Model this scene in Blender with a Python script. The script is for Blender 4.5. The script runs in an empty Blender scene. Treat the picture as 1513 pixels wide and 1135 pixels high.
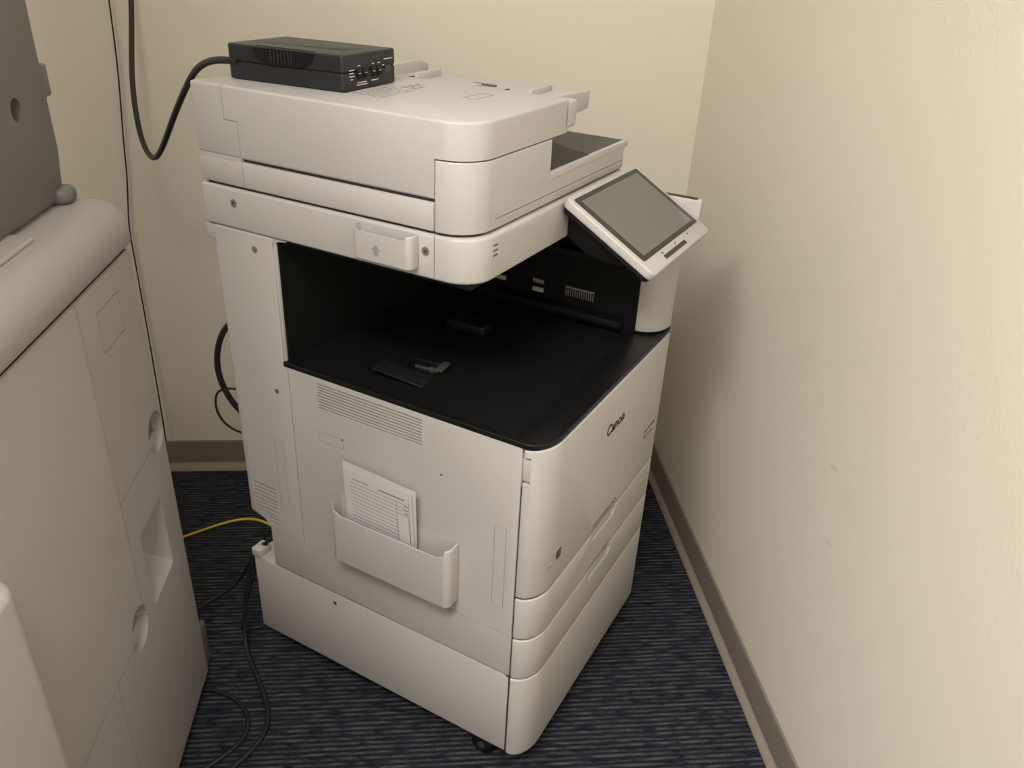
import bpy, bmesh, math, random
from mathutils import Matrix, Vector
random.seed(3)
sc=bpy.context.scene
try: sc.view_settings.view_transform='Standard'
except Exception: pass
R=math.radians
# ------------------------------------------------------------ materials
def mat(name,col,rough=.5,metal=0,bump=0,bscale=600,spec=.5,var=0,vscale=3,coat=0,emit=None,es=0):
    m=bpy.data.materials.new(name);m.use_nodes=True;nt=m.node_tree;b=nt.nodes['Principled BSDF']
    b.inputs['Base Color'].default_value=(*col,1);b.inputs['Roughness'].default_value=rough
    b.inputs['Metallic'].default_value=metal
    if 'Specular IOR Level' in b.inputs:b.inputs['Specular IOR Level'].default_value=spec
    if coat:b.inputs['Coat Weight'].default_value=coat;b.inputs['Coat Roughness'].default_value=.08
    tc=nt.nodes.new('ShaderNodeTexCoord')
    if var:
        n=nt.nodes.new('ShaderNodeTexNoise');n.inputs['Scale'].default_value=vscale;n.inputs['Detail'].default_value=4
        nt.links.new(tc.outputs['Object'],n.inputs['Vector'])
        mx=nt.nodes.new('ShaderNodeMixRGB');mx.blend_type='MIX'
        mx.inputs[1].default_value=(*[c*(1-var) for c in col],1);mx.inputs[2].default_value=(*[min(1,c*(1+var)) for c in col],1)
        nt.links.new(n.outputs['Fac'],mx.inputs[0]);nt.links.new(mx.outputs[0],b.inputs['Base Color'])
    if bump:
        n=nt.nodes.new('ShaderNodeTexNoise');n.inputs['Scale'].default_value=bscale;n.inputs['Detail'].default_value=3
        nt.links.new(tc.outputs['Object'],n.inputs['Vector'])
        bp=nt.nodes.new('ShaderNodeBump');bp.inputs['Strength'].default_value=bump;bp.inputs['Distance'].default_value=.002
        nt.links.new(n.outputs['Fac'],bp.inputs['Height']);nt.links.new(bp.outputs[0],b.inputs['Normal'])
    if emit:
        b.inputs['Emission Color'].default_value=(*emit,1);b.inputs['Emission Strength'].default_value=es
    return m
WHITE=mat('white_plastic',(.515,.492,.478),.48,bump=.08,bscale=900,var=.02)
WHITE2=mat('white_plastic_bright',(.545,.523,.508),.42,bump=.06,bscale=900)
BLACK=mat('black_plastic',(.0065,.0065,.007),.5,bump=.1,bscale=700,spec=.3)
BLACKS=mat('black_gloss_trim',(.007,.007,.008),.35,spec=.35)
BLACK3=mat('black_satin',(.013,.013,.014),.38,spec=.45)
DGREY=mat('dark_grey_plastic',(.05,.049,.048),.5,bump=.1,bscale=700)
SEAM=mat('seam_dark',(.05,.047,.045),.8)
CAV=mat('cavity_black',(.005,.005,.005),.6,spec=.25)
GUN=mat('charcoal_case',(.018,.018,.020),.45,bump=.15,bscale=500)
SCREEN=mat('lcd_glass',(.145,.152,.135),.2,coat=.4)
BEZ=mat('bezel_glass',(.03,.03,.032),.2)
SCREW=mat('screw_metal',(.45,.43,.4),.35,metal=.9)
MACH=mat('beige_grey_plastic',(.40,.375,.362),.5,bump=.25,bscale=700,var=.03)
MACHD=mat('mid_grey_plastic',(.15,.146,.142),.5,bump=.2,bscale=700)
MACHW=mat('cream_plastic',(.47,.44,.40),.5,bump=.1,bscale=700)
PAPER=mat('paper_white',(.68,.67,.665),.8)
INK=mat('ink_grey',(.12,.12,.13),.7)
INKB=mat('ink_black',(.01,.01,.012),.4)
INKL=mat('ink_light',(.30,.29,.28),.7)
FORM=mat('form_ink',(.2,.2,.21),.7)
RUB=mat('black_rubber',(.010,.010,.011),.5)
YEL=mat('yellow_jacket',(.72,.50,.03),.45)
METAL=mat('bright_steel',(.6,.58,.54),.4,metal=.6)
TABW=mat('pale_tab',(.45,.45,.40),.6)
SCUFF=mat('scuff_mark',(.50,.45,.36),.85)
def wallmat(name,col):
    return mat(name,col,.75,bump=.3,bscale=170,var=.02,vscale=1.6)
WALL=wallmat('cream_paint',(.715,.668,.565))
CEIL=mat('ceiling_tile',(.78,.775,.76),.9,bump=.4,bscale=90)
BASEM=mat('vinyl_base_taupe',(.185,.160,.135),.5,bump=.05,bscale=60,var=.05)
BASET=mat('vinyl_base_toe',(.36,.305,.25),.55,var=.05)
def carpet():
    m=bpy.data.materials.new('carpet_navy_stripe');m.use_nodes=True;nt=m.node_tree;b=nt.nodes['Principled BSDF']
    b.inputs['Roughness'].default_value=.95;b.inputs['Specular IOR Level'].default_value=.1
    tc=nt.nodes.new('ShaderNodeTexCoord')
    def noise(sx,sy,det):
        mp=nt.nodes.new('ShaderNodeMapping');mp.inputs['Scale'].default_value=(sx,sy,1)
        nt.links.new(tc.outputs['Object'],mp.inputs['Vector'])
        n=nt.nodes.new('ShaderNodeTexNoise');n.inputs['Scale'].default_value=1;n.inputs['Detail'].default_value=det
        nt.links.new(mp.outputs[0],n.inputs['Vector']);return n
    w=nt.nodes.new('ShaderNodeTexWave');w.wave_type='BANDS';w.bands_direction='Y'
    w.inputs['Scale'].default_value=30;w.inputs['Distortion'].default_value=.9;w.inputs['Detail'].default_value=2;w.inputs['Detail Scale'].default_value=8
    nt.links.new(tc.outputs['Object'],w.inputs['Vector'])
    a=noise(26,90,2);c=noise(420,420,2)
    mul=nt.nodes.new('ShaderNodeMath');mul.operation='MULTIPLY';nt.links.new(w.outputs['Fac'],mul.inputs[0])
    r=nt.nodes.new('ShaderNodeValToRGB');r.color_ramp.elements[0].position=.34;r.color_ramp.elements[1].position=.6
    nt.links.new(a.outputs['Fac'],r.inputs[0]);nt.links.new(r.outputs[0],mul.inputs[1])
    c1=nt.nodes.new('ShaderNodeMixRGB');c1.inputs[1].default_value=(.0165,.019,.028,1);c1.inputs[2].default_value=(.100,.103,.104,1)
    nt.links.new(mul.outputs[0],c1.inputs[0])
    d=noise(9,90,1);r2=nt.nodes.new('ShaderNodeValToRGB');r2.color_ramp.elements[0].position=.52;r2.color_ramp.elements[1].position=.62
    nt.links.new(d.outputs['Fac'],r2.inputs[0])
    c2=nt.nodes.new('ShaderNodeMixRGB');c2.inputs[2].default_value=(.022,.029,.050,1);nt.links.new(c1.outputs[0],c2.inputs[1])
    m2=nt.nodes.new('ShaderNodeMath');m2.operation='MULTIPLY';m2.inputs[1].default_value=.5;nt.links.new(r2.outputs[0],m2.inputs[0]);nt.links.new(m2.outputs[0],c2.inputs[0])
    c3=nt.nodes.new('ShaderNodeMixRGB');c3.blend_type='MULTIPLY';c3.inputs[0].default_value=.7
    nt.links.new(c2.outputs[0],c3.inputs[1]);nt.links.new(c.outputs['Fac'],c3.inputs[2])
    g=nt.nodes.new('ShaderNodeMixRGB');g.blend_type='ADD';g.inputs[0].default_value=.35
    nt.links.new(c3.outputs[0],g.inputs[1]);nt.links.new(c3.outputs[0],g.inputs[2])
    nt.links.new(g.outputs[0],b.inputs['Base Color'])
    bp=nt.nodes.new('ShaderNodeBump');bp.inputs['Strength'].default_value=.6;bp.inputs['Distance'].default_value=.004
    ad=nt.nodes.new('ShaderNodeMath');ad.operation='ADD';nt.links.new(w.outputs['Fac'],ad.inputs[0]);nt.links.new(c.outputs['Fac'],ad.inputs[1])
    nt.links.new(ad.outputs[0],bp.inputs['Height']);nt.links.new(bp.outputs[0],b.inputs['Normal'])
    return m
CARPET=carpet()
# ------------------------------------------------------------ mesh helpers
def rrect(x0,x1,y0,y1,rad=(0,0,0,0),n=12):
    pts=[]
    cs=[(x0,y0,1,1,180),(x1,y0,-1,1,270),(x1,y1,-1,-1,0),(x0,y1,1,-1,90)]
    for (cx,cy,sx,sy,a0),r in zip(cs,rad):
        rx,ry=(r if isinstance(r,tuple) else (r,r))
        if rx<=0: pts.append((cx,cy));continue
        ox,oy=cx+sx*rx,cy+sy*ry
        for i in range(n+1):
            a=R(a0+90*i/n);pts.append((ox+rx*math.cos(a),oy+ry*math.sin(a)))
    return pts
def finish(name,bm,m,parent,bev=0,seg=3,ang=38,M=None):
    bmesh.ops.recalc_face_normals(bm,faces=bm.faces)
    if bev>0:
        es=[e for e in bm.edges if len(e.link_faces)==2 and e.calc_face_angle(0)>R(ang)]
        if es: bmesh.ops.bevel(bm,geom=es,offset=bev,segments=seg,profile=.5,affect='EDGES',clamp_overlap=True)
    if M is not None: bm.transform(M)
    me=bpy.data.meshes.new(name);bm.to_mesh(me);bm.free()
    for p in me.polygons:p.use_smooth=True
    me.set_sharp_from_angle(angle=R(33))
    o=bpy.data.objects.new(name,me);bpy.context.collection.objects.link(o)
    if m: me.materials.append(m)
    if parent: o.parent=parent
    return o
def prism(name,pts,z0,z1,m,parent=None,bev=0,seg=3,axis='Z',M=None):
    bm=bmesh.new()
    def P(a,b,c): return (a,b,c) if axis=='Z' else ((c,a,b) if axis=='X' else (a,c,b))
    lo=[bm.verts.new(P(x,y,z0)) for x,y in pts];hi=[bm.verts.new(P(x,y,z1)) for x,y in pts]
    bm.faces.new(lo);bm.faces.new(hi);n=len(pts)
    for i in range(n): bm.faces.new((lo[i],lo[(i+1)%n],hi[(i+1)%n],hi[i]))
    return finish(name,bm,m,parent,bev,seg,M=M)
def box(name,b,m,parent=None,bev=0,seg=2,M=None):
    x0,x1,y0,y1,z0,z1=b
    return prism(name,[(x0,y0),(x1,y0),(x1,y1),(x0,y1)],z0,z1,m,parent,bev,seg,M=M)
def multi(name,boxes,m,parent=None,M=None,bev=0):
    bm=bmesh.new()
    for x0,x1,y0,y1,z0,z1 in boxes:
        v=[bm.verts.new(p) for p in [(x0,y0,z0),(x1,y0,z0),(x1,y1,z0),(x0,y1,z0),(x0,y0,z1),(x1,y0,z1),(x1,y1,z1),(x0,y1,z1)]]
        for f in ((0,3,2,1),(4,5,6,7),(0,1,5,4),(1,2,6,5),(2,3,7,6),(3,0,4,7)): bm.faces.new([v[i] for i in f])
    return finish(name,bm,m,parent,bev,2,M=M)
def boolop(o,cutter,op='DIFFERENCE'):
    par=o.parent;o.parent=None;cutter.parent=None
    md=o.modifiers.new('b','BOOLEAN');md.operation=op;md.solver='EXACT';md.use_self=True;md.object=cutter
    dg=bpy.context.evaluated_depsgraph_get();me=bpy.data.meshes.new_from_object(o.evaluated_get(dg))
    o.modifiers.clear();old=o.data;o.data=me;bpy.data.meshes.remove(old)
    bpy.data.objects.remove(cutter)
    for p in me.polygons:p.use_smooth=True
    me.set_sharp_from_angle(angle=R(33));o.parent=par
    return o
def cut(o,boxes): return boolop(o,multi('cutter',boxes,None))
def cyl(name,c,r,h,axis,m,parent=None,n=24,bev=0,r2=None):
    bm=bmesh.new();bmesh.ops.create_cone(bm,cap_ends=True,segments=n,radius1=r,radius2=r if r2 is None else r2,depth=h)
    rot={'Z':Matrix(),'X':Matrix.Rotation(R(90),4,'Y'),'Y':Matrix.Rotation(R(90),4,'X')}[axis]
    bm.transform(Matrix.Translation(c)@rot)
    return finish(name,bm,m,parent,bev,2)
def tube(name,pts,r,m,parent=None):
    c=bpy.data.curves.new(name,'CURVE');c.dimensions='3D';c.bevel_depth=r;c.bevel_resolution=4;c.resolution_u=12
    s=c.splines.new('NURBS');s.points.add(len(pts)-1)
    for p,q in zip(s.points,pts):p.co=(*q,1)
    s.use_endpoint_u=True;s.order_u=4;c.use_fill_caps=True
    o=bpy.data.objects.new(name,c);bpy.context.collection.objects.link(o);c.materials.append(m)
    if parent:o.parent=parent
    return o
def text(name,s,size,m,parent,M,ext=.0003,bold=0,sx=1):
    c=bpy.data.curves.new(name,'FONT');c.body=s;c.size=size;c.extrude=ext;c.align_x='CENTER';c.align_y='CENTER'
    if bold:c.offset=size*bold
    c.materials.append(m)
    o=bpy.data.objects.new(name,c);bpy.context.collection.objects.link(o);o.parent=parent
    o.matrix_local=M@Matrix.Diagonal((sx,1,1,1));return o
def empty(name,loc=(0,0,0),rz=0):
    e=bpy.data.objects.new(name,None);bpy.context.collection.objects.link(e);e.location=loc;e.rotation_euler=(0,0,rz);e.empty_display_size=.1;return e
# ------------------------------------------------------------ room
XW,YW=.617,1.888;XL,YF=-2.3,-1.7;ZC=2.6
box('floor',(XL-.1,XW+.1,YF-.1,YW+.1,-.1,0),CARPET)
box('ceiling',(XL-.1,XW+.1,YF-.1,YW+.1,ZC,ZC+.1),CEIL)
wr=box('wall_right',(XW,XW+.1,YF-.1,YW+.1,0,ZC),WALL)
box('wall_back',(XL-.1,XW,YW,YW+.1,0,ZC),WALL)
box('wall_left',(XL-.1,XL,YF-.1,YW,0,ZC),WALL)
box('wall_front',(XL,XW,YF-.1,YF,0,ZC),WALL)
multi('scuff_marks',[(XW-.0006,XW+.001,.965,.985,.605,.6065),(XW-.0006,XW+.001,.975,.99,.601,.6022),(XW-.0006,XW+.001,1.50,1.505,.655,.658),(XW-.0006,XW+.001,.93,.945,.49,.4915)],SCUFF,wr)
def baseboard(name,p0,p1,inn):
    prof=[(0,0),(.014,0),(.014,.006),(.008,.016),(.006,.024),(.006,.082),(.004,.088),(0,.090)]
    bm=bmesh.new();A=[];B=[]
    for t,z in prof:
        A.append(bm.verts.new((p0[0]+inn[0]*t,p0[1]+inn[1]*t,z)));B.append(bm.verts.new((p1[0]+inn[0]*t,p1[1]+inn[1]*t,z)))
    n=len(prof)
    for i in range(n):
        f=bm.faces.new((A[i],A[(i+1)%n],B[(i+1)%n],B[i]))
        if i in(0,1,2,3):f.material_index=1
    bm.faces.new(A);bm.faces.new(B)
    o=finish(name,bm,BASEM,None);o.data.materials.append(BASET);return o
baseboard('baseboard_right',(XW,YF),(XW,YW),(-1,0))
baseboard('baseboard_back',(XL,YW),(XW-.014,YW),(0,-1))
DIFF=mat('diffuser_glow',(.9,.9,.88),.6,emit=(1,.97,.93),es=5)
def fixture(name,loc,en):
    cl=empty(name,loc)
    multi('frame',[(-.62,.62,-.32,-.3,-.03,0),(-.62,.62,.3,.32,-.03,0),(-.62,-.6,-.3,.3,-.03,0),(.6,.62,-.3,.3,-.03,0)],METAL,cl)
    box('diffuser',(-.6,.6,-.3,.3,-.012,-.006),DIFF,cl)
    ld=bpy.data.lights.new('panel_lamp','AREA');ld.shape='RECTANGLE';ld.size=1.15;ld.size_y=.56;ld.energy=en;ld.color=(1,.97,.93)
    lo=bpy.data.objects.new('lamp',ld);bpy.context.collection.objects.link(lo);lo.parent=cl;lo.location=(0,0,-.035)
fixture('ceiling_light',(-.50,-.35,ZC),42)
fixture('added_wall_fill',(-1.50,-.35,ZC),46)  # extra panel, added to brighten the right wall
# ------------------------------------------------------------ copier
A=R(34.609)
cp=empty('office_copier',(.1442,.9192,0),R(90)-A)
Wd=.507
FR=(.055,.034)
def frontpiece(name,z0,z1,bev=.003):
    return prism(name,rrect(0,Wd,-.018,.0195,(FR,(.02,.02),0,0)),z0,z1,WHITE2,cp,bev)
b=box('base_cabinet',(0.002,Wd,.0215,.590,.045,.229),WHITE,cp,.004)
frontpiece('base_front_cover',.045,.2295)
box('base_rear_tab',(.0,.03,.570,.592,.228,.246),WHITE,cp,.002)
cyl('base_screw',(.001,.388,.208),.0035,.003,'X',SCREW,cp)
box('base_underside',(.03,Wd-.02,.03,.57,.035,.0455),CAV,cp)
for i,(x,y) in enumerate([(.026,.072),(.43,.07),(.05,.50),(.43,.50)]):
    cyl('castor_wheel_%d'%i,(x-.010,y,.0215),.0215,.014,'X',BLACKS,cp,bev=.002)
    cyl('castor_wheel_b%d'%i,(x+.010,y,.0215),.0215,.014,'X',BLACKS,cp,bev=.002)
    cyl('castor_hub_%d'%i,(x-.0175,y,.0215),.007,.003,'X',DGREY,cp)
    box('castor_fork_%d'%i,(x-.018,x+.018,y-.02,y+.012,.026,.045),RUB,cp,.003)
d2=frontpiece('drawer_front_lower',.232,.3175);d1=frontpiece('drawer_front_upper',.3205,.403);dr=frontpiece('front_door',.4065,.677,.004)
def pull(pts,name='c'):
    return prism(name,pts,-.03,.011,None,axis='Y',bev=.0)
sc1=[(.204,.424),(.302,.424),(.310,.416),(.310,.392),(.302,.384),(.212,.384),(.204,.392)]
sc2=[(.204,.332),(.302,.332),(.310,.326),(.310,.302),(.302,.294),(.212,.294),(.204,.302)]
for o in (dr,d1): boolop(o,pull(sc1))
for o in (d1,d2): boolop(o,pull(sc2))
multi('drawer_grip_back',[(.200,.315,.0095,.012,.290,.336),(.2,.315,.0095,.012,.380,.428)],WHITE,cp)
multi('drawer_grip_lip',[(.208,.306,-.013,.0095,.300,.3035),(.208,.306,-.013,.0095,.388,.3915)],WHITE2,cp,bev=.001)
cut(dr,[(-.01,.012,.0075,.03,.618,.664)])
ic=prism('inner_core',rrect(.003,Wd-.006,-.0145,.0285,((.052,.032),(.018,.018),0,0)),.05,.672,SEAM,cp)
cut(ic,[(.198,.317,-.03,.0295,.288,.338),(.198,.317,-.03,.0295,.378,.430),(-.01,.02,.0,.04,.61,.67)])
bd=prism('main_body',[(.0215,.2325),(.532,.2325),(.532,.322),(.545,.335),(.577,.345),(.577,.889),(.457,.889),(.457,.681),(.0215,.681)],0,Wd,WHITE,cp,.003,axis='X')
g=.0016;dp=.003
gr=[(-dp,dp,.0225,.5325,.3195,.3195+g),(-dp,dp,.449,.449+g,.3215,.6815)]
for (y0,y1,z0,z1) in [(.477,.498,.374,.528),(.039,.060,.373,.529),(.343,.394,.559,.578)]:
    t=.0009
    gr+=[(-dp,.0012,y0,y1,z0,z0+t),(-dp,.0012,y0,y1,z1-t,z1),(-dp,.0012,y0,y0+t,z0+t,z1-t),(-dp,.0012,y1-t,y1,z0+t,z1-t)]
for i in range(9):
    z=.6225+i*.0053;gr.append((-dp,.004,.190,.391,z,z+.0024))
for i in range(10):
    z=.335+i*.0085
    y1=.531 if z<.350 else .563
    gr.append((-dp,.004,.508,y1,z,z+.0038))
cut(bd,gr)
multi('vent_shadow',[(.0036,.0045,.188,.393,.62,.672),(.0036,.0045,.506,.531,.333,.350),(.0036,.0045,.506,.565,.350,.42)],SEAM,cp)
for i,(y,z) in enumerate([(.478,.626),(.345,.5775),(.155,.583)]):
    cyl('body_screw_%d'%i,(0,y,z),.004 if i==0 else .0018,.002,'X',SCREW if i==0 else INK,cp)
box('latch_tab',(.004,.0075,.0085,.021,.622,.66),WHITE2,cp,.001)
pk=empty('side_pocket');pk.parent=cp
def pocket(pre,y0,y1,z0,z1,t,parent,dip,w=.002,rad=.012,s=.024):
    o=prism(pre+'_shell',rrect(-t,0,y0,y1,(rad,0,0,rad)),z0,z1,WHITE2,parent,.0025)
    i=prism('c',rrect(-t+w,-.0015,y0+w,y1-w,(rad-w,0,0,rad-w)),z0+w,z1+.02,None)
    boolop(o,i)
    c=prism('c',[(y0+.004,z1+.01),(y0+.004+s*.25,z1-dip*.6),(y0+s,z1-dip),(y1-s,z1-dip),(y1-.004-s*.25,z1-dip*.6),(y1-.004,z1+.01)],-t-.01,-t+rad*.55,None,axis='X')
    boolop(o,c);return o
pocket('pocket',.121,.356,.352,.468,.032,pk,.018)
ps=empty('scanner_pocket');ps.parent=cp
pocket('pen_pocket',.192,.288,.903,.949,.021,ps,.006,rad=.009,s=.012)
prism('pocket_arrow_mark',[(.243,.914),(.251,.914),(.251,.921),(.255,.921),(.247,.929),(.239,.921),(.243,.921)],-.0213,-.0205,INKL,ps,axis='X')
M=Matrix.Translation((-.012,.262,.455))@Matrix.Rotation(R(-5),4,'Y')@Matrix.Rotation(R(3),4,'X')
dsd=empty('document_sheets')
dsd.matrix_world=Matrix.Translation((.1442,.9192,0))@Matrix.Rotation(R(90)-A,4,'Z')
box('sheet_back',(.001,.0014,-.068,.074,-.09,.097),PAPER,dsd,M=M)
M2=M@Matrix.Rotation(R(-1.5),4,'X')
box('sheet_front',(-.0015,-.001,-.064,.068,-.09,.088),PAPER,dsd,M=M2)
ln=[]
for i in range(12):
    z=.062-i*.0078;ln.append((-.0019,-.0015,-.045 if i%3 else -.055,.058,z,z+.0006))
ln+=[(-.0019,-.0015,-.034,-.0334,-.06,.062),(-.0019,-.0015,-.058,-.0574,-.06,.07),(-.0019,-.0015,-.05,.0,.07,.0722),(-.0019,-.0015,.02,.05,.07,.0716)]
for i in range(10):
    z=.058-i*.0078;ln.append((-.0019,-.0015,-.056,-.056+random.uniform(.006,.012),z,z+.002))
multi('form_lines',ln,FORM,dsd,M=M2)
box('sheet_folded',(-.004,-.0035,-.058,-.038,-.09,.038),PAPER,dsd,M=M@Matrix.Rotation(R(-3),4,'X'))
# output deck
dk=prism('output_deck',rrect(-.001,.4405,-.0165,.458,(FR,0,0,0)),.6775,.6865,BLACKS,cp,.0015)
c=prism('c',rrect(.008,.426,.038,.452,(.01,.004,.004,.004)),.6835,.70,None);boolop(dk,c)
box('deck_surface',(.009,.425,.039,.451,.6825,.6842),BLACK,cp)
prism('deck_front_trim',rrect(.43,Wd,-.0165,.02,(0,.02,0,0)),.6775,.6862,BLACKS,cp,.0015)
st=empty('paper_stopper');st.parent=cp
M=Matrix.Translation((.096,.262,.684))@Matrix.Rotation(R(6),4,'Z')@Matrix.Scale(1.05,4)
multi('stopper_base',[(-.03,.032,-.026,.028,0,.0035)],BLACKS,st,M=M,bev=.001)
multi('stopper_frame',[(-.03,-.026,-.026,.028,.003,.0055),(.028,.032,-.026,.028,.003,.0055),(-.03,.032,.025,.028,.003,.0055)],BLACK3,st,M=M,bev=.0006)
prism('stopper_flap',[(-.045,.0),(-.012,.0),(-.010,.0025),(-.045,.003)],-.030,.055,BLACK3,st,axis='Y',bev=.0006,M=M@Matrix.Translation((0,.0,.004))@Matrix.Rotation(R(7),4,'X'))
multi('stopper_clip',[(.006,.034,-.036,-.024,.004,.009),(.004,.009,-.03,.01,.003,.007)],DGREY,st,M=M,bev=.001)
cyl('stopper_knob',(.104,.243,.690),.005,.007,'Z',DGREY,st,bev=.001)
prism('deck_bump',rrect(.262,.300,.245,.325,(.008,.008,.008,.008)),.684,.701,BLACK3,cp,.003)
cyl('post_screw',(-.0002,.493,.866),.0048,.003,'X',SCREW,cp)
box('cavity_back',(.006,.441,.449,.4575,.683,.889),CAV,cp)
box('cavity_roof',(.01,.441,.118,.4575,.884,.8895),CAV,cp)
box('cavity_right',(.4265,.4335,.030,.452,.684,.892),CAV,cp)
prism('opening_corner',[(.4575,.889),(.4575,.872),(.4535,.882),(.444,.887),(.43,.889)],0.0,.012,WHITE,cp,axis='X')
multi('opening_edge',[(0,.006,.4515,.4575,.687,.884)],WHITE,cp,bev=.0015)
multi('exit_rollers_frame',[(.40,.4285,.05,.42,.70,.712),(.405,.4285,.06,.41,.81,.822)],CAV,cp,bev=.002)
multi('exit_tabs',[(.4235,.4285,.294,.316,.728,.736),(.4235,.4285,.214,.236,.722,.730)],TABW,cp,bev=.0005)
cb=[(.4235,.4285,.214,.236,.742,.746),(.4235,.4285,.112,.168,.744,.746)]
for i in range(5): cb.append((.4235,.4285,.215+i*.0045,.216+i*.0045,.738,.746))
for i in range(13): cb.append((.4235,.4285,.113+i*.0045,.1138+i*.0045,.728,.745))
multi('static_brushes',cb,METAL,cp)
prism('right_tower',rrect(.432,Wd,-.016,.47,((.052,.044),(.018,.018),0,0)),.689,.893,WHITE2,cp,.004)
# scanner
s=prism('scanner_unit',rrect(0,Wd,.106,.593,(.045,.03,.008,.006)),.890,.9525,WHITE2,cp,.0045)
cut(s,[(-dp,.0025,.167,.1685,.885,.96)]+[(.047,.060,.10,.112,z,z+.0028) for z in (.922,.929,.936)])
multi('scanner_vent_dark',[(.045,.062,.1085,.110,.919,.942)],SEAM,cp)
for i,(y,z) in enumerate([(.526,.931),(.181,.929)]):
    cyl('scanner_screw_%d'%i,(-.0003,y,z),.0055,.003,'X',SCREW,cp);cyl('scanner_screw_slot_%d'%i,(-.0017,y,z),.002,.002,'X',SEAM,cp,n=6)
prism('rear_cable_cover',rrect(.004,.2,.577,.600,(.006,0,0,.006)),.862,.888,WHITE,cp,.003)
# document feeder
ad=empty('document_feeder');ad.parent=cp
prism('feeder_gap',rrect(.006,.48,.12,.58,(.04,.02,0,0)),.951,.958,SEAM,ad)
f=box('feeder_base',(0,.490,.1690,.588,.9565,.994),WHITE2,ad,.003)
cut(f,[(-dp,.003,.5,.5015,.95,1.0)])
fb=prism('feeder_front_block',rrect(0,.509,.112,.1675,(.05,.02,0,0)),.9565,1.0485,WHITE2,ad,.002)
cut(fb,[(.213,.6,.05,.3,.9985,1.1)])
cut(fb,[(.06,.60,.10,.1145,.969,.9705)])
box('feeder_core',(.006,.205,.14,.58,.99,1.06),SEAM,ad)
lid=prism('feeder_lid',rrect(0,.262,.112,.588,(.05,0,0,0)),.9985,1.0975,WHITE2,ad,.004)
cut(lid,[(-.02,.4,.05,.168,.9,1.0505),(.213,.4,.05,.7,.9,1.0505)])
cut(lid,[(-dp,.002,.5255,.527,1.0515,1.11),(-dp,.002,.5005,.527,1.05,1.0515),(-dp,.002,.5005,.502,.99,1.05)])
box('feeder_rear_panel',(.001,.2,.5025,.587,.9935,1.0),WHITE2,ad)
prism('feeder_lid_tip',rrect(.25,.292,.112,.165,(0,.008,0.008,0)),1.056,1.0935,WHITE2,ad,.004)
prism('feeder_output_tray',[(.214,.985),(.507,.985),(.509,.9995),(.36,1.001),(.28,1.024),(.214,1.046)],.1165,.50,DGREY,ad,axis='Y',bev=.001)
prism('output_tray_lining',[(.2135,.9995),(.2155,.9995),(.2155,1.049),(.2135,1.049)],.114,.50,DGREY,ad,axis='Y')
prism('output_tray_rim',rrect(.214,.511,.1115,.1185,(0,.003,.003,0)),.990,1.0015,WHITE2,ad,.001)
box('output_tray_end',(.5085,.512,.13,.5,.965,1.0005),WHITE2,ad,.001)
prism('input_tray',[(.262,1.056),(.391,1.060),(.397,1.066),(.395,1.088),(.262,1.084)],.15,.47,WHITE2,ad,axis='Y',bev=.0015)
prism('input_rim_rear',[(.262,1.08),(.415,1.084),(.415,1.097),(.39,1.106),(.262,1.104)],.462,.476,WHITE2,ad,axis='Y',bev=.002)
prism('input_rim_front',[(.262,1.058),(.391,1.064),(.396,1.091),(.262,1.0965)],.14,.152,WHITE2,ad,axis='Y',bev=.002)
multi('input_guides',[(.30,.37,.405,.411,1.084,1.098),(.30,.37,.195,.201,1.084,1.096),(.30,.33,.3,.315,1.084,1.090)],WHITE2,ad,bev=.0015)
multi('input_slots',[(.27,.39,.43,.432,1.0845,1.0885),(.335,.342,.28,.32,1.086,1.089),(.30,.33,.25,.2508,1.086,1.0885)],INK,ad)
mk=[]
for r in range(6):
    y=.352-r*.009;x=.075
    while x<.15:
        w=random.uniform(.004,.012);mk.append((x,x+w,y,y+.0018,1.0973,1.0979));x+=w+.003
for i in range(5):
    x=.165+.017*(i%3);y=.33-.016*(i//3)
    mk+=[(x,x+.012,y,y+.0007,1.0973,1.0979),(x,x+.012,y+.009,y+.0097,1.0973,1.0979),(x,x+.0007,y,y+.009,1.0973,1.0979),(x+.004,x+.008,y+.003,y+.006,1.0973,1.0979)]
multi('printed_instructions',mk,INKL,ad)
t=.0007
multi('lid_window_outline',[(.155,.205,.205,.205+t,1.0973,1.0979),(.155,.205,.225,.225+t,1.0973,1.0979),(.155,.155+t,.205,.225,1.0973,1.0979),(.205,.205+t,.205,.2257,1.0973,1.0979)],INKL,ad)
# control panel
cn=empty('control_panel');cn.parent=cp
tl=.528
PM=Matrix(((1,0,0,.243),(0,math.cos(tl),-math.sin(tl),-.054),(0,math.sin(tl),math.cos(tl),.872),(0,0,0,1)))
prism('panel_shell',rrect(0,.27,0,.176,(.011,)*4),-.014,0,WHITE2,cn,.0025,M=PM)
prism('panel_back',rrect(.004,.266,.004,.172,(.01,)*4),-.024,-.0135,BLACK,cn,.003,M=PM)
prism('panel_bezel',rrect(.011,.259,.026,.167,(.004,)*4),-.001,.0006,BEZ,cn,M=PM)
box('panel_lcd',(.024,.246,.034,.159,.0004,.0010),SCREEN,cn,M=PM)
multi('panel_led_bar',[(.07,.165,.0085,.0155,-.001,.0007)],BEZ,cn,M=PM)
multi('panel_keys',[(.072,.079,.019,.0215,-.001,.0005),(.13,.136,.019,.0215,-.001,.0005),(.19,.196,.019,.0215,-.001,.0005)],INK,cn,M=PM)
prism('panel_neck',[(.115,.895),(.115,.935),(.085,.930),(.0,.885),(-.005,.870),(.02,.860),(.07,.866)],.275,.47,BLACK,cn,axis='X',bev=.004)
prism('panel_mount_cap',rrect(.516,.536,-.03,.06,(.004,.01,.008,0)),.880,.917,WHITE2,cn,.003)
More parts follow.
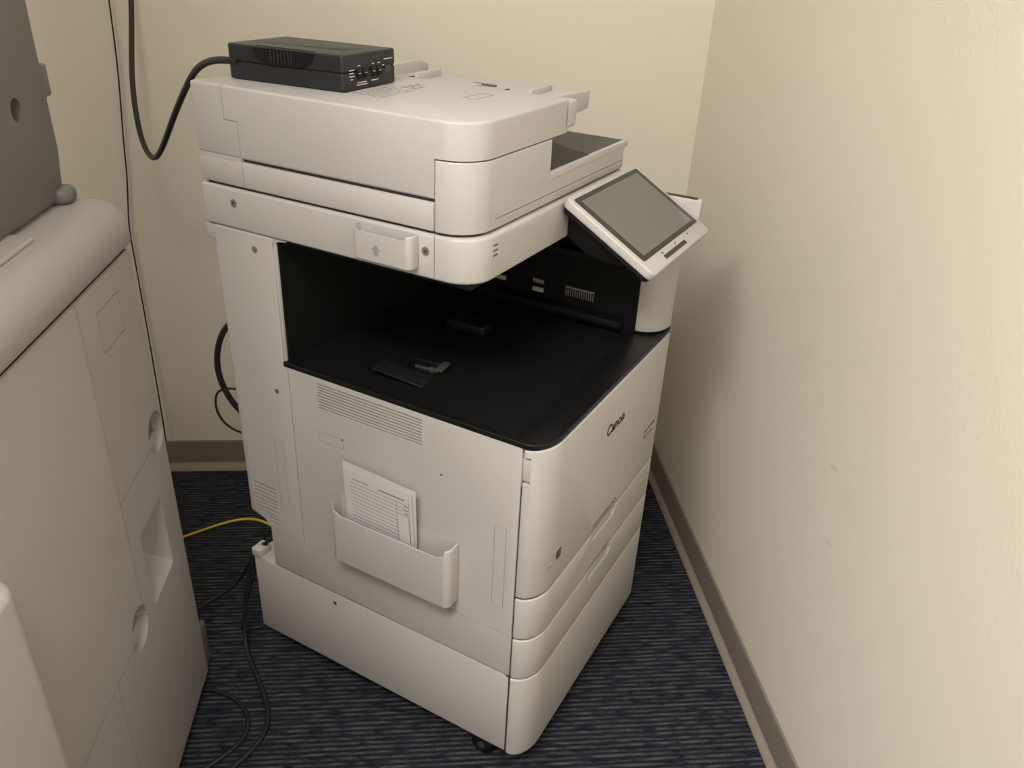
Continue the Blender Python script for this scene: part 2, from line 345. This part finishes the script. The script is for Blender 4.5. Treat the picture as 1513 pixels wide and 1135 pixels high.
prism('panel_mount_block',rrect(.44,.530,-.01,.105,(.004,.01,.008,0)),.850,.886,WHITE2,cn,.004)
box('panel_mount_top',(.519,.530,-.02,.05,.917,.918),BLACKS,cn)
FM=Matrix.Translation((.257,-.0184,.601))@Matrix.Rotation(R(90),4,'X')
text('brand_lettering','Canon',.028,INKB,cp,FM,bold=.014)
multi('energy_label',[(.060,.074,-.0188,-.018,.455,.470)],INKB,cp)
multi('energy_label_line',[(.062,.072,-.0191,-.0187,.461,.462),(.062,.072,-.0191,-.0187,.466,.467)],INKL,cp)
multi('small_icons',[(.035,.038,-.018,-.0155,.455,.458),(.041,.046,-.0186,-.0165,.455,.458),(.05,.053,-.0188,-.018,.456,.458)],INKL,cp)
text('model_lettering','image DX C3826i',.0075,INK,cp,Matrix.Translation((.445,-.0184,.500))@Matrix.Rotation(R(90),4,'X'))
multi('model_icons',[(.42,.427,-.0187,-.018,.484,.490),(.432,.46,-.0187,-.018,.4855,.4875)],INK,cp)
for z in (.36,.275): multi('drawer_number_%d'%int(z*1000),[(.455,.457,-.0187,-.018,z,z+.007)],INKL,cp)
# ------------------------------------------------------------ adapter box on top
ab=empty('network_adapter_box')
ab.matrix_world=Matrix.Translation((.1442,.9192,0))@Matrix.Rotation(R(90)-A,4,'Z')@Matrix.Translation((.1245,.466,1.0985))@Matrix.Rotation(R(4.5),4,'Z')
hx,hy=.066,.100
prism('case_lower',rrect(-hx,hx,-hy,hy,(.006,)*4),0,.0235,GUN,ab,.002)
prism('case_upper',rrect(-hx,hx,-hy,hy,(.006,)*4),.0242,.047,GUN,ab,.003)
prism('case_split',rrect(-hx+.001,hx-.001,-hy+.001,hy-.001,(.006,)*4),.02,.028,CAV,ab)
prism('side_grip',[(-.055,.046),(-.048,.032),(-.03,.024),(.03,.024),(.048,.032),(.055,.046)],-hx-.0015,-hx+.001,BLACK,ab,axis='X',bev=.001)
multi('grip_ribs',[(-hx-.003,-hx+.001,-.018+i*.006,-.0155+i*.006,.028,.044) for i in range(7)],GUN,ab,bev=.0005)
multi('top_ridges',[(-hx+.004,-hx+.010,-.05,.05,.0465,.048),(-.02,.03,-.07,.07,.0467,.0474)],GUN,ab,bev=.0005)
pr=[];pc=[]
for x in (-.036,-.021,.0,.015):
    pr.append((x,x+.0125,-hy-.0012,-hy+.001,.013,.027));pc.append((x+.002,x+.0105,-hy-.0018,-hy-.001,.015,.023))
multi('port_housings',pr,BLACKS,ab,bev=.0006);multi('port_openings',pc,CAV,ab)
multi('port_pins',[(a+.0015,b_-.0015,-hy-.0021,-hy-.0017,.0205,.0218) for a,b_,*_ in pc],METAL,ab)
multi('display_window',[(.036,.052,-hy-.0009,-hy,.016,.026)],DGREY,ab)
lb=[]
for (x0,x1,z) in [(-.052,-.041,.026),(-.052,-.043,.022),(-.052,-.041,.018),(-.032,-.026,.0305),(.003,.008,.0305),(.018,.023,.0305),(.034,.056,.034),(-.034,-.012,.0085),(-.036,-.01,.0055),(.0,.018,.0085),(.030,.034,.026),(-.05,-.045,.014)]:
    lb.append((x0,x1,-hy-.0006,-hy,z,z+.0012))
multi('port_labels',lb,PAPER,ab)
multi('rubber_feet',[(sx*.045-.006,sx*.045+.006,sy*.075-.006,sy*.075+.006,-.001,.0005) for sx in(-1,1) for sy in(-1,1)],RUB,ab)
tube('power_cable',[(-.272,1.272,1.121),(-.305,1.293,1.123),(-.350,1.36,1.105),(-.385,1.42,1.070),(-.44,1.50,1.0),(-.50,1.575,.905),(-.535,1.63,.895),(-.562,1.675,.93),(-.578,1.73,1.02),(-.582,1.80,1.11),(-.585,1.86,1.22),(-.585,1.87,1.35),(-.59,1.872,1.55),(-.59,1.872,1.8)],.0052,RUB)
tube('wall_wire',[(-.635,1.882,1.8),(-.64,1.882,1.3),(-.646,1.882,1.12),(-.652,1.882,1.0),(-.668,1.882,.86),(-.672,1.882,.78),(-.69,1.882,.68),(-.688,1.882,.6),(-.69,1.882,.3),(-.69,1.87,.1)],.0016,RUB)
tube('power_cable.001',[(-.28,1.33,.70),(-.34,1.35,.69),(-.372,1.35,.66),(-.388,1.35,.59),(-.378,1.35,.54),(-.36,1.35,.50),(-.33,1.36,.46),(-.29,1.38,.40),(-.28,1.42,.2),(-.25,1.46,.006),(-.1,1.55,.006)],.0055,RUB)
tube('ethernet_cable',[(-.345,1.35,.54),(-.385,1.35,.55),(-.402,1.35,.52),(-.392,1.35,.47),(-.36,1.35,.445),(-.32,1.36,.43),(-.28,1.38,.3),(-.25,1.4,.01)],.0022,RUB)
tube('ethernet_cable.001',[(-.60,1.585,.004),(-.57,1.60,.006),(-.53,1.63,.004),(-.47,1.66,.004),(-.42,1.655,.004),(-.38,1.62,.004),(-.30,1.58,.004),(-.1,1.6,.004)],.0034,YEL)
tube('power_cable.002',[(-.315,1.262,.25),(-.335,1.275,.235),(-.362,1.27,.16),(-.372,1.26,.09),(-.378,1.25,.03),(-.370,1.22,.006),(-.355,1.19,.006),(-.32,1.12,.006),(-.30,1.07,.006),(-.298,1.02,.006),(-.33,.97,.006),(-.37,.93,.006),(-.41,.86,.006)],.0045,RUB)
tube('power_cable.003',[(-.32,1.29,.25),(-.345,1.295,.20),(-.38,1.32,.13),(-.41,1.36,.06),(-.46,1.38,.008),(-.50,1.345,.006),(-.58,1.25,.006)],.003,RUB)
tube('power_cable.004',[(-.32,1.28,.24),(-.348,1.275,.17),(-.38,1.26,.06),(-.39,1.265,.012),(-.37,1.29,.006),(-.35,1.285,.006),(-.34,1.31,.006),(-.2,1.35,.006)],.003,RUB)
tube('power_cable.005',[(-.50,1.13,.006),(-.43,1.135,.006),(-.39,1.12,.006),(-.345,1.085,.006),(-.325,1.03,.006),(-.35,.99,.006),(-.40,.95,.006)],.004,RUB)
# ------------------------------------------------------------ large machine on the left
lm=empty('production_printer')
XM=-.428;YM=1.16
b=box('side_body',(-1.15,XM,-.5,YM,.025,.879),MACH,lm,.005,3)
q=.0022;e=.004
cut(b,[(XM-e,XM+.02,.950,.950+q,.368,.90),(XM-e,XM+.02,.950+q,YM+.01,.577,.577+q),(XM-e,XM+.02,-.6,YM-.19,.366,.366+q),(XM-e,XM+.02,.822,.822+q,.0,.366),(XM-e,XM+.02,.63,.63+q,.366+q,.90)]
   +[(XM-.0015,XM+.02,y0,y1,z0,z1) for y0,y1,z0,z1 in [(1.005,1.085,.842,.8432),(1.005,1.085,.785,.7862),(1.005,1.0062,.7862,.842),(1.0838,1.085,.7862,.842)]])
def pyr(name,y0,y1,z0,z1,d,dy,dz):
    bm=bmesh.new()
    o=[bm.verts.new((XM+.002,y,z)) for y,z in ((y0,z0),(y1,z0),(y1,z1),(y0,z1))]
    i=[bm.verts.new((XM-d,y,z)) for y,z in ((y0+dy,z0+dz),(y1-dy*.3,z0+dz),(y1-dy*.3,z1-dz*.3),(y0+dy,z1-dz*.3))]
    bm.faces.new(o);bm.faces.new(i)
    for k in range(4): bm.faces.new((o[k],o[(k+1)%4],i[(k+1)%4],i[k]))
    return finish(name,bm,None,None,.004)
boolop(b,pyr('c',.988,1.094,.353,.492,.045,.045,.03))
def disc(y,z,r,d):
    return cyl('c',(XM-d/2+.002,y,z),r,d,'X',None,n=32)
boolop(b,disc(1.125,.590,.034,.02));boolop(b,disc(.925,.372,.034,.02))
multi('finger_hole_back',[(XM-.0178,XM-.0165,1.09,1.157,.553,.627),(XM-.0178,XM-.0165,.890,.960,.335,.409)],MACHD,lm)
multi('door_finger_tabs',[(XM-.0165,XM-.012,1.09,1.155,.556,.5765),(XM-.0165,XM-.012,.892,.958,.339,.3655)],MACH,lm)
prism('top_cover',[(-.50,.8835),(-.4285,.8835),(-.4245,.892),(-.4245,.912),(-.430,.930),(-.441,.943),(-.456,.950),(-1.16,.950),(-1.16,.884)],-.5,YM+.004,MACH,lm,axis='Y',bev=.005)
box('cover_gap',(-1.14,-.433,-.49,YM-.006,.872,.89),CAV,lm)
prism('raised_lid',rrect(-1.1,-.468,.1,.985,(.01,.012,.012,.01)),.949,.956,MACH,lm,.003)
tw=prism('scanner_tower',[(-1.12,.9505),(-.497,.9505),(-.490,1.02),(-.492,1.75),(-1.12,1.75)],.35,1.152,MACHD,lm,axis='Y',bev=.012)
boolop(tw,cyl('c',(-.495,1.055,1.086),.014,.05,'X',None,n=24))
cyl('tower_hole_shade',(-.516,1.055,1.086),.0138,.008,'X',CAV,lm)  # black disc painted in as the dark inside of the hole
prism('tower_knob',rrect(-.53,-.492,1.15,1.170,(.004,.004,.008,.008)),1.085,1.125,MACHD,lm,.005)
prism('rear_hinge',rrect(-.56,-.480,1.12,1.16,(.01,.015,.015,.01)),.95,.972,MACHD,lm,.008)
sb=prism('side_tray',rrect(-.75,-.398,-.5,.645,(.01,.01,.03,.01)),.02,.725,MACHW,lm,.022,4)
box('foot_bracket',(-.50,-.44,1.165,1.22,.0,.10),MACHD,lm,.004)
multi('levelling_feet',[(-.50,-.45,1.08,1.13,0,.03),(-.50,-.45,.1,.15,0,.03),(-1.1,-1.05,1.08,1.13,0,.03),(-1.1,-1.05,.1,.15,0,.03)],RUB,lm)
# ------------------------------------------------------------ camera
ya,pi_,ro=R(6.579),R(28.438),R(2.960)
f=Vector((math.sin(ya)*math.cos(pi_),math.cos(ya)*math.cos(pi_),-math.sin(pi_)))
r0=Vector((math.cos(ya),-math.sin(ya),0));u0=r0.cross(f)
r=math.cos(ro)*r0+math.sin(ro)*u0;u=r.cross(f)
cd=bpy.data.cameras.new('camera');cd.sensor_fit='HORIZONTAL';cd.sensor_width=36;cd.lens=1197.5/1513*36;cd.clip_start=.02
co=bpy.data.objects.new('camera',cd);bpy.context.collection.objects.link(co)
co.matrix_world=Matrix(((r.x,u.x,-f.x,0),(r.y,u.y,-f.y,0),(r.z,u.z,-f.z,1.2867),(0,0,0,1)))
sc.camera=co
w=bpy.data.worlds.new('world');w.use_nodes=True;w.node_tree.nodes['Background'].inputs[0].default_value=(.9,.87,.82,1);w.node_tree.nodes['Background'].inputs[1].default_value=.1
sc.world=w
